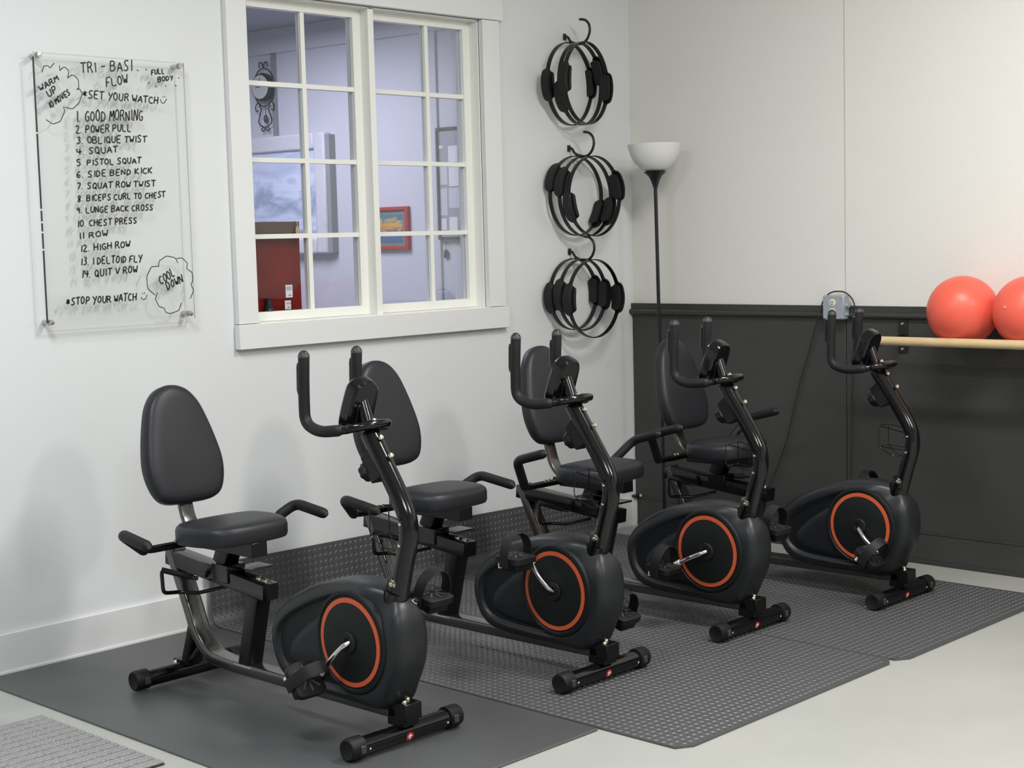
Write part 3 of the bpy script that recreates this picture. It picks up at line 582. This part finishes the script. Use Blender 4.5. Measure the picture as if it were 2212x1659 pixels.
def pillow(out, frame, layers):
    b = MB(); rings = []
    for h, d in layers: rings.append([frame(p.x, p.y, h) for p in inset(out, d)])
    return b.loft(rings)
SEAT = smooth_closed([(-.085, .900), (0, .906), (.085, .900), (.142, .878), (.170, .830), (.173, .772), (.160, .712), (.132, .668), (.08, .646), (0, .641), (-.08, .646), (-.132, .668), (-.160, .712), (-.173, .772), (-.170, .830), (-.142, .878)], 4)
BK = [(0, .000), (.075, .002), (.116, .022), (.139, .070), (.146, .130), (.135, .200), (.115, .275), (.092, .332), (.054, .374), (0, .390)]
BACK = smooth_closed(BK+[(-x, y) for x, y in BK[-2:0:-1]], 4)
TB = math.atan(.27)
def backframe(w_, v_, h):   # v up along the tilted back, h out of the back towards the rider
    return (w_, .955+math.sin(TB)*v_-math.cos(TB)*h+.035, .595+math.cos(TB)*v_+math.sin(TB)*h)
RECT = [(-.5, -.5), (.5, -.5), (.5, .5), (-.5, .5)]
def rprof(a, c, r=.18):     # rounded rectangle profile, half sizes a (normal), c (binormal)
    out = []
    for sx, sy, a0 in ((1, 1, 0), (-1, 1, 90), (-1, -1, 180), (1, -1, 270)):
        for k in range(4):
            t = math.radians(a0+30*k); q = min(a, c)*r*2; out.append((sx*(a-q)+q*math.cos(t), sy*(c-q)+q*math.sin(t)))
    return out
def stab():
    b = MB(); b.tube([(-.185, 0, .031), (.185, 0, .031)], .0275, 24); return b
def bike(xc, yf, label, crank, tilt, slide, hp, lever, bo):
    B = place('exercise_bike', (xc, yf, MATZ+.001), label, 'exercise bike', 'recumbent exercise bikes in a row')
    S = lambda key, name, fn, m, par=B, **k: shared(key, name, fn, m, par, **k)
    # feet
    for nm, s0 in (('front_foot_bar', 0.), ('rear_foot_bar', 1.055)):
        o = S('stab', nm, stab, 'metal'); o.location = (0, s0, 0)
        for sg in (-1, 1):
            e = S(('cap', sg), 'end_cap', lambda: MB().lathe([(.029, .160), (.0325, .162), (.0325, .203), (.030, .210), (.026, .2115), (.022, .209), (.002, .209)], (0, 0, .0325), (sg, 0, 0), 26), 'rubber', o)
            S(('lug', sg), 'cap_lug', lambda: MB().box((sg*.168, -.036, .022), (sg*.186, -.028, .044)), 'grey', o, bevel=.002)
            if s0 == 0: S(('dot', sg), 'screw', lambda: MB().lathe([(.0035, 0), (.003, .0015), (.001, .002)], (sg*.148, -.0262, .028), (0, -1, -.1), 8), 'white', o)
        if s0 == 0:
            a0 = math.radians(200)
            def stk():
                b = MB(); rr = .0279; cen = math.radians(195); R0 = .0135; rings = []
                v = []; f = []; n = 20; v.append((0, rr*math.cos(cen), .031+rr*math.sin(cen)+0)); 
                for k in range(n):
                    t = 2*PI*k/n; a = cen+R0*math.sin(t)/rr; v.append((R0*math.cos(t), rr*math.cos(a), .031+rr*math.sin(a)))
                for k in range(n): f.append((0, 1+k, 1+(k+1) % n))
                return b.add(v, f)
            st = S('stk', 'red_sticker', stk, 'red', o)
            def arrow():
                rr = .0282; cen = math.radians(195); pts = [(0, .0095), (.009, .001), (.004, .001), (.004, -.008), (-.004, -.008), (-.004, .001), (-.009, .001)]
                v = [(x, rr*math.cos(cen-z/rr), .031+rr*math.sin(cen-z/rr)) for x, z in pts]; return MB().add(v, [(0, 1, 6), (2, 3, 4, 5)])
            S('arr', 'arrow_print', arrow, 'white', st, smooth=False)
    # main frame
    S('fb', 'front_bracket', lambda: MB().box((-.030, -.034, .056), (.030, .034, .078)).box((-.031, -.046, .074), (.031, .030, .124)), 'metal2', bevel=.003)
    for x in (-.014, .014): S(('fbb', x), 'bolt', lambda: MB().lathe([(.0085, 0), (.008, .004), (.005, .007), (.001, .008)], (x, -.022 if x < 0 else -.004, .124), (0, 0, 1), 12), 'bolt')
    main = [(0, .0, .094), (0, .30, .092), (0, .80, .090), (0, .893, .098), (0, .943, .129), (0, .980, .172), (0, 1.010, .240), (0, 1.050, .322), (0, 1.100, .425)]
    S('main', 'main_frame_tube', lambda: MB().tube(fillet(main, .04, 5), 1, prof=rprof(.019, .031, .22), up=(0, 0, 1)), 'gloss')
    S('rleg', 'rear_leg', lambda: MB().tube([(0, .995, .205), (0, 1.052, .052)], 1, prof=rprof(.020, .020, .2), up=(0, 1, 0)).box((-.034, 1.022, .052), (.034, 1.088, .066)), 'metal2')
    S('rgus', 'rear_brace', lambda: MB().tube([(0, .955, .125), (0, 1.02, .062)], 1, prof=rprof(.012, .018, .2), up=(0, 1, 0)), 'metal2')
    for x in (-.048, .048): S(('rb', x), 'bolt', lambda: MB().lathe([(.008, 0), (.0075, .006), (.004, .010), (.001, .011)], (x, 1.055, .058), (0, 0, 1), 12), 'chrome')
    S('vpost', 'upright_post', lambda: MB().tube([(0, .648, .350), (0, .715, .096)], 1, prof=rprof(.028, .028, .1), up=(0, 1, 0)), 'metal2')
    S('vfoot', 'post_foot', lambda: MB().box((-.033, .672, .100), (.033, .756, .105)), 'chrome', bevel=.001)
    S('rail', 'seat_rail', lambda: MB().tube([(0, 1.115, .402), (0, .592, .351)], 1, prof=rprof(.026, .030, .08), up=(0, 0, 1)), 'metal')
    for y in (.622, .657): S(('vb', y), 'bolt', lambda: MB().lathe([(.009, 0), (.0085, .004), (.005, .007), (.001, .008)], (.004, y, .3775+(y-.6)*.095), (0, 0, 1), 12), 'bolt')
    # sliding seat carriage and everything on it
    dz = .008+slide*.11
    sl = (0, slide, dz)
    def car(key, name, fn, m, **k):
        o = S(key, name, fn, m, **k); o.location = sl; return o
    car('cart', 'carriage', lambda: MB().box((-.036, .765, .350), (.036, .850, .408)), 'metal', bevel=.003)
    car('plate', 'carriage_plate', lambda: MB().box((.0, .700, .392), (.095, .775, .399)), 'metal', bevel=.001)
    car('spost', 'seat_stem', lambda: MB().tube([(0, .825, .405), (0, .790, .475)], 1, prof=rprof(.032, .028, .1), up=(0, 1, 0)), 'metal2')
    car('sbeam', 'seat_beam', lambda: MB().box((-.030, .640, .447), (.030, .965, .492)), 'metal2', bevel=.002)
    seat = car('seat', 'seat', lambda: pillow(SEAT, lambda x, y, h: (x, y, .488+h-(y-.75)*.01), [(0, .014), (.002, .004), (.012, .0), (.040, .0), (.052, .004), (.060, .014), (.0645, .034), (.066, .06)]), 'vinyl')
    car('bback', 'backrest_bar', lambda: MB().tube(fillet([(0, .900, .474), (0, .965, .478), (0, 1.015, .520), (0, 1.040, .600), (0, 1.065, .70)], .045, 6), 1, prof=rprof(.009, .026, .3), up=(0, 0, 1)), 'gloss')
    car('back', 'backrest', lambda: pillow(BACK, backframe, [(-.036, .02), (-.034, .006), (-.026, .0), (-.006, .0), (.008, .003), (.016, .011), (.020, .026), (.022, .05)]), 'vinyl').location = (0, slide+bo[0], dz+bo[1])
    P1, P2, P3 = hp
    path = [(-P3[0], P3[1], P3[2]), (-P2[0], P2[1], P2[2]), (-P1[0], P1[1], P1[2]), (P1[0], P1[1], P1[2]), (P2[0], P2[1], P2[2]), (P3[0], P3[1], P3[2])]
    sh = MB().tube(fillet(path, .035, 5), .0125, 14).obj('side_handle', M['metal'], B)
    for sg in (-1, 1):
        q = [(sg*(P1[0]*.45+P2[0]*.55), (P1[1]*.45+P2[1]*.55), P1[2]*.45+P2[2]*.55), (sg*P2[0], P2[1], P2[2]), (sg*P3[0], P3[1], P3[2])]
        if xc < -1.9 and sg < 0 or xc > -1.9: q[0] = (sg*(P1[0]*.95+P2[0]*.05), P1[1]*.95+P2[1]*.05, P1[2]*.95+P2[2]*.05)
        g = MB().tube(fillet(q, .035, 6), .0178, 16, dome=True).obj('grip', M['foam'], sh)
        d = (Vector(q[2])-Vector(q[1])).normalized(); MB().lathe([(.0075, .0), (.007, .003), (.003, .0045)], Vector(q[2])+d*.0165, d, 12).obj('grip_plug', M['grey'], g)
    MB().box((-.045, P1[1]-.020, P1[2]-.004), (.045, P1[1]+.020, P1[2]+.018)).obj('handle_clamp', M['metal'], sh, bevel=.002)
    for x in (-.11, -.09): MB().lathe([(.007, 0), (.0065, .004), (.002, .007)], (x, P1[1], P1[2]+.011), (0, 0, 1), 10).obj('bolt', M['bolt'], sh)
    # adjusting lever: bent rod loop on the near side
    ls, lz = .925+slide, .300+dz
    lv = MB().tube(fillet([(.03, ls-.07, lz+.02), (-.040, ls, lz), (-.075, ls+.045, lz+.004), (-.135, ls+.05, lz+.010), (-.135, ls+.055, lz+.085*lever), (-.045, ls-.015, lz+.05*lever)], .015, 4), .0065, 10).obj('adjust_lever', M['metal'], B)
    MB().cyl((-.135, ls+.055, lz+.085*lever), (-.060, ls-.003, lz+.056*lever), .0095, 10).obj('lever_grip', M['rubber'], lv)
    # shroud
    sd = S('shell', 'shroud', shell, 'plastic', angle=50)
    for sg in (-1, 1):
        S(('rec', sg), 'side_recess', lambda: recess(sg), 'recess_shade', sd)
        S(('pan', sg), 'side_panel', lambda: side_panel(sg), 'panel', sd)
        S(('rim', sg), 'disc_rim', lambda: disc_b(sg, [(.150, -.008), (.150, .008), (.147, .012), (.139, .014), (.135, .010), (.02, .010)]), 'disc', sd)
        S(('org', sg), 'orange_ring', lambda: disc_b(sg, [(.1150, .010), (.1150, .0130), (.1285, .0130), (.1285, .010)][::-1]), 'orange', sd)
        S(('face', sg), 'disc_face', lambda: disc_b(sg, [(.115, .0095), (.115, .0135), (.112, .0145), (.03, .0145)]), 'disc', sd)
        S(('hub', sg), 'hub_cap', lambda: disc_b(sg, [(.031, .010), (.031, .019), (.028, .022), (.016, .022), (.013, .017)]), 'rubber', sd)
    # console post, sleeve, bolts
    post = [(0, -.001, .425), (0, -.022, .505), (0, -.050, .590), (0, -.050, .645), (0, -.022, .700), (0, .102, .880)]
    S('sleeve', 'post_sleeve', lambda: MB().tube([(0, .034, .362), (0, .006, .440)], .0375, 22).tube([(0, .006, .440), (0, -.003, .472)], .0320, 22), 'metal')
    pp = S('post', 'console_post', lambda: MB().tube(fillet(post, .05, 6), .0275, 22), 'metal')
    S('post2', 'post_extension', lambda: MB().tube([(0, .092, .864), (0, .134, .975)], .020, 18), 'metal', pp)
    for i, (y, z) in enumerate(((.078, .925), (.052, .880), (.012, .832))):
        S(('pb', i), 'bolt', lambda: MB().lathe([(.0085, 0), (.0085, .003), (.006, .0075), (.001, .009)], (0, y+.004, z-.012), (0, -.8, .5), 12), 'bolt', pp)
    for i, (y, z) in enumerate(((-.046, .636), (-.040, .575))):
        S(('pc', i), 'screw', lambda: MB().lathe([(.0055, 0), (.005, .003), (.001, .004)], (-.0262, y+.004, z), (-1, .2, 0), 10), 'chrome', pp)
    S('pk', 'clamp_bolt', lambda: MB().lathe([(.0125, 0), (.0125, .003), (.007, .004), (.007, .010), (.002, .012)], (-.026, -.005, .463), (-1, 0, 0), 16), 'bolt', pp)
    # bottle cage of bent wire
    def cage():
        b = MB(); q = .0017
        def rr(z, k): return fillet([(-.036, -.052, z), (-.036, .074, z+k), (.036, .074, z+k), (.036, -.052, z), (-.036, -.052, z)], .014, 4)
        b.tube(rr(.650, .022), q, 6)
        b.tube(fillet([(-.030, -.024, .585), (-.034, .072, .592), (.034, .072, .592), (.030, -.024, .585)], .012, 4), q, 6)
        for x in (-.036, .036): b.tube(fillet([(x, .073, .671), (x, .073, .592), (x*.5, .03, .560), (x*.3, .0, .556)], .012, 4), q, 6)
        return b
    S('cage', 'wire_cage', cage, 'metal')
    # tension knob
    kb = S('kb', 'tension_block', lambda: MB().loft([[(x, .045, .735) for x in ()] or [(-.024, .022, .770), (.024, .022, .770), (.024, .078, .850), (-.024, .078, .850)], [(-.022, .076, .738), (.022, .076, .738), (.022, .122, .808), (-.022, .122, .808)]]), 'rubber', bevel=.003)
    def knob():
        b = MB(); ax = Vector((0, .82, -.58)); ax.normalize(); base = Vector((0, .098, .777)); u = Vector((1, 0, 0)); v_ = ax.cross(u); rings = []
        for h, rr in ((0, .024), (.004, .029), (.024, .029), (.031, .024), (.032, .004)):
            rings.append([base+ax*h+(u*math.cos(t)+v_*math.sin(t))*rr*(1+(.06 if (k // 2) % 2 else -.04)*(rr > .01)) for k, t in [(k, 2*PI*k/32) for k in range(32)]])
        return b.loft(rings)
    S('knob', 'tension_knob', knob, 'rubber', kb)
    # handlebar: horizontal U round the post, arms turned up
    def hbpath(sg=1):
        return [(sg*.098, .262, 1.098), (sg*.098, .268, 1.0), (sg*.098, .268, .905), (sg*.098, .205, .884), (sg*.088, .135, .892)]
    U = [(.070*math.cos(a), .118-.050*math.sin(a), .894+.012*math.sin(a)) for a in [PI*k/16 for k in range(17)]]
    def hb():
        L_ = fillet(hbpath(1), .055, 7); R_ = fillet(hbpath(-1), .055, 7)
        return MB().tube(L_+U[::1]+R_[::-1], .0125, 14)
    h = S('hb', 'handlebar', hb, 'metal'); h.location = (0, bo[2], 0)
    for sg in (-1, 1):
        g = S(('hg', sg), 'grip', lambda: MB().tube(fillet(hbpath(sg), .055, 8), .0165, 16, dome=True), 'foam', h)
        S(('hs', sg), 'pulse_sensor', lambda: MB().tube([(sg*.098, .279, 1.075), (sg*.098, .282, 1.065), (sg*.098, .284, 1.0), (sg*.098, .280, .990)], .0105, 10), 'console', g)
        S(('ht', sg), 'grip_cap', lambda: MB().lathe([(.0172, -.004), (.0170, .002), (.013, .010), (.006, .0145), (.001, .016)], (sg*.098, .262, 1.098), (0, 0, 1), 16), 'grey', g)
    # console
    TC = math.radians(21)
    def cf(x, v_, h_): return (x, .174-math.sin(TC)*v_+math.cos(TC)*h_, .887+math.cos(TC)*v_+math.sin(TC)*h_)
    def con():
        o = smooth_closed([(-.040, 0), (0, -.003), (.040, 0), (.049, .03), (.049, .09), (.044, .132), (.024, .153), (0, .157), (-.024, .153), (-.044, .132), (-.049, .09), (-.049, .03)], 3)
        b = MB(); return b.loft([[cf(p.x, p.y, hh) for p in inset(o, d)] for hh, d in ((-.027, .014), (-.026, .007), (-.019, .001), (.0, 0), (.012, 0), (.020, .005), (.022, .012))])
    cn = S('con', 'console', con, 'console', angle=28)
    S('conb', 'console_socket', lambda: MB().add([cf(x, v_, h_) for x in (-.026, .026) for v_, h_ in ((.03, -.034), (.085, -.030), (.095, -.015), (.02, -.015))], [(0, 1, 2, 3), (4, 7, 6, 5), (0, 4, 5, 1), (1, 5, 6, 2), (2, 6, 7, 3), (3, 7, 4, 0)]), 'console', cn, bevel=.002)
    for i, x in enumerate((-.024, 0, .024)):
        S(('cg', i), 'vent_slot', lambda: MB().add([cf(x+a, .134+c, -.0215+e) for a, c, e in ((-.009, -.006, -.001), (.009, -.006, -.001), (.009, .006, .001), (-.009, .006, .001), (-.009, -.006, .004), (.009, -.006, .004), (.009, .006, .006), (-.009, .006, .006))], [(0, 1, 2, 3), (4, 7, 6, 5), (0, 4, 5, 1), (1, 5, 6, 2), (2, 6, 7, 3), (3, 7, 4, 0)]), 'console', cn, bevel=.001)
    S('cscr', 'display', lambda: MB().add([cf(x, v_, .0228) for x, v_ in ((-.034, .06), (.034, .06), (.034, .125), (-.034, .125))], [(0, 1, 2, 3)]), 'grey', cn, smooth=False)
    S('cbtn', 'button', lambda: MB().lathe([(.009, 0), (.009, .006), (.006, .009)], cf(-.022, .028, .020), cf(0, 0, 1).__class__((0, math.cos(TC), math.sin(TC))), 12), 'rubber', cn)
    # cranks and pedals
    cv = Vector((0, crank[0], crank[1])).normalized(); CL = .138
    for sg in (-1, 1):
        d = cv*(1 if sg < 0 else -1); c0 = Vector((sg*.078, DC[0], DC[1]))
        x1 = sg*.108
        ar = MB().tube(fillet([(sg*.074, DC[0], DC[1]), (sg*.092, DC[0]+d.y*.012, DC[1]+d.z*.012), (x1, DC[0]+d.y*.055, DC[1]+d.z*.055), (x1, DC[0]+d.y*CL, DC[1]+d.z*CL)], .02, 6), .0082, 14).obj('crank_arm', M['chrome'], B)
        MB().cyl((x1, DC[0]+d.y*(CL-.034), DC[1]+d.z*(CL-.034)), (x1, DC[0]+d.y*(CL-.008), DC[1]+d.z*(CL-.008)), .0098, 14).obj('crank_tip', M['white'], ar)
        pc = Vector((sg*.165, DC[0]+d.y*CL, DC[1]+d.z*CL)); tl = tilt[0 if sg < 0 else 1]
        pd = S('pedal', 'pedal', pedal_body, 'rubber'); pd.location = pc; pd.rotation_euler = (math.radians(tl), 0, 0)
        S('psp', 'spindle', lambda: MB().cyl((-.050, 0, -.004), (.050, 0, -.004), .0055, 12), 'chrome', pd)
        S('ptr', 'tread_ribs', treads, 'grey', pd, smooth=False)
        S('pst', 'foot_strap', strap, 'foam', pd)
        S('pre', 'reflector', lambda: MB().box((-.0480, .020, -.028), (-.0380, .031, -.010)), 'white', pd)
    return B
def pedal_body():
    o = smooth_closed([(-.046, -.046), (0, -.052), (.046, -.046), (.050, 0), (.046, .046), (.0, .056), (-.046, .046), (-.050, 0)], 4)
    b = MB(); b.loft([[(p.x, p.y, h) for p in inset(o, d)] for h, d in ((-.036, .014), (-.026, .012), (-.012, .006), (-.010, .0), (.008, .0), (.010, .003))]); return b
def treads():
    b = MB()
    for k in range(8):
        a = 2*PI*k/8; c, s = math.cos(a), math.sin(a); r0, r1, t = .012, .042, .003
        b.box((0, 0, 0), (0, 0, 0)) if False else b.add([(c*r-s*q, s*r+c*q, z) for z in (.009, .0125) for r, q in ((r0, -t), (r1, -t), (r1, t), (r0, t))], [(3, 2, 1, 0), (4, 5, 6, 7), (0, 1, 5, 4), (1, 2, 6, 5), (2, 3, 7, 6), (3, 0, 4, 7)])
    return b
def strap():
    path = [(-.055, 0, -.022), (-.056, 0, .012)]+[(-.056*math.cos(a), -.002, .016+.068*math.sin(a)) for a in [PI*k/14 for k in range(1, 14)]]+[(.056, 0, .012), (.055, 0, -.022)]
    return MB().tube(path, 1, prof=rprof(.0018, .019, .3), up=(-1, 0, 0))
A_ = -3.027; B_ = -2.195; C_ = -1.403; D_ = -.6785
bike(A_, -1.608, 'nearest recumbent exercise bike, on the plain rubber mat, seat pushed back', (.085, -.098), (52, 14), 0, [(.225, .93, .476), (.335, .881, .551), (.338, .742, .532)], 1, (0, -.010, 0))
bike(B_, -1.640, 'second recumbent exercise bike from the left, near pedal raised, below the window', (.075, .105), (2, 16), -.035, [(.225, .935, .470), (.328, .867, .545), (.328, .705, .523)], 1.05, (.004, .014, -.008))
bike(C_, -1.660, 'third recumbent exercise bike from the left, seat slid forward, side handles up', (.125, -.060), (8, 6), -.085, [(.225, .880, .464), (.345, .806, .590), (.337, .682, .623)], 1.1, (-.008, .022, -.016))
bike(D_, -1.846, 'farthest recumbent exercise bike, at right against the dark wall near the balls', (-.095, -.085), (34, -4), .03, [(.225, .990, .486), (.340, .938, .610), (.340, .795, .647)], 1.1, (-.03, -.008, -.026))
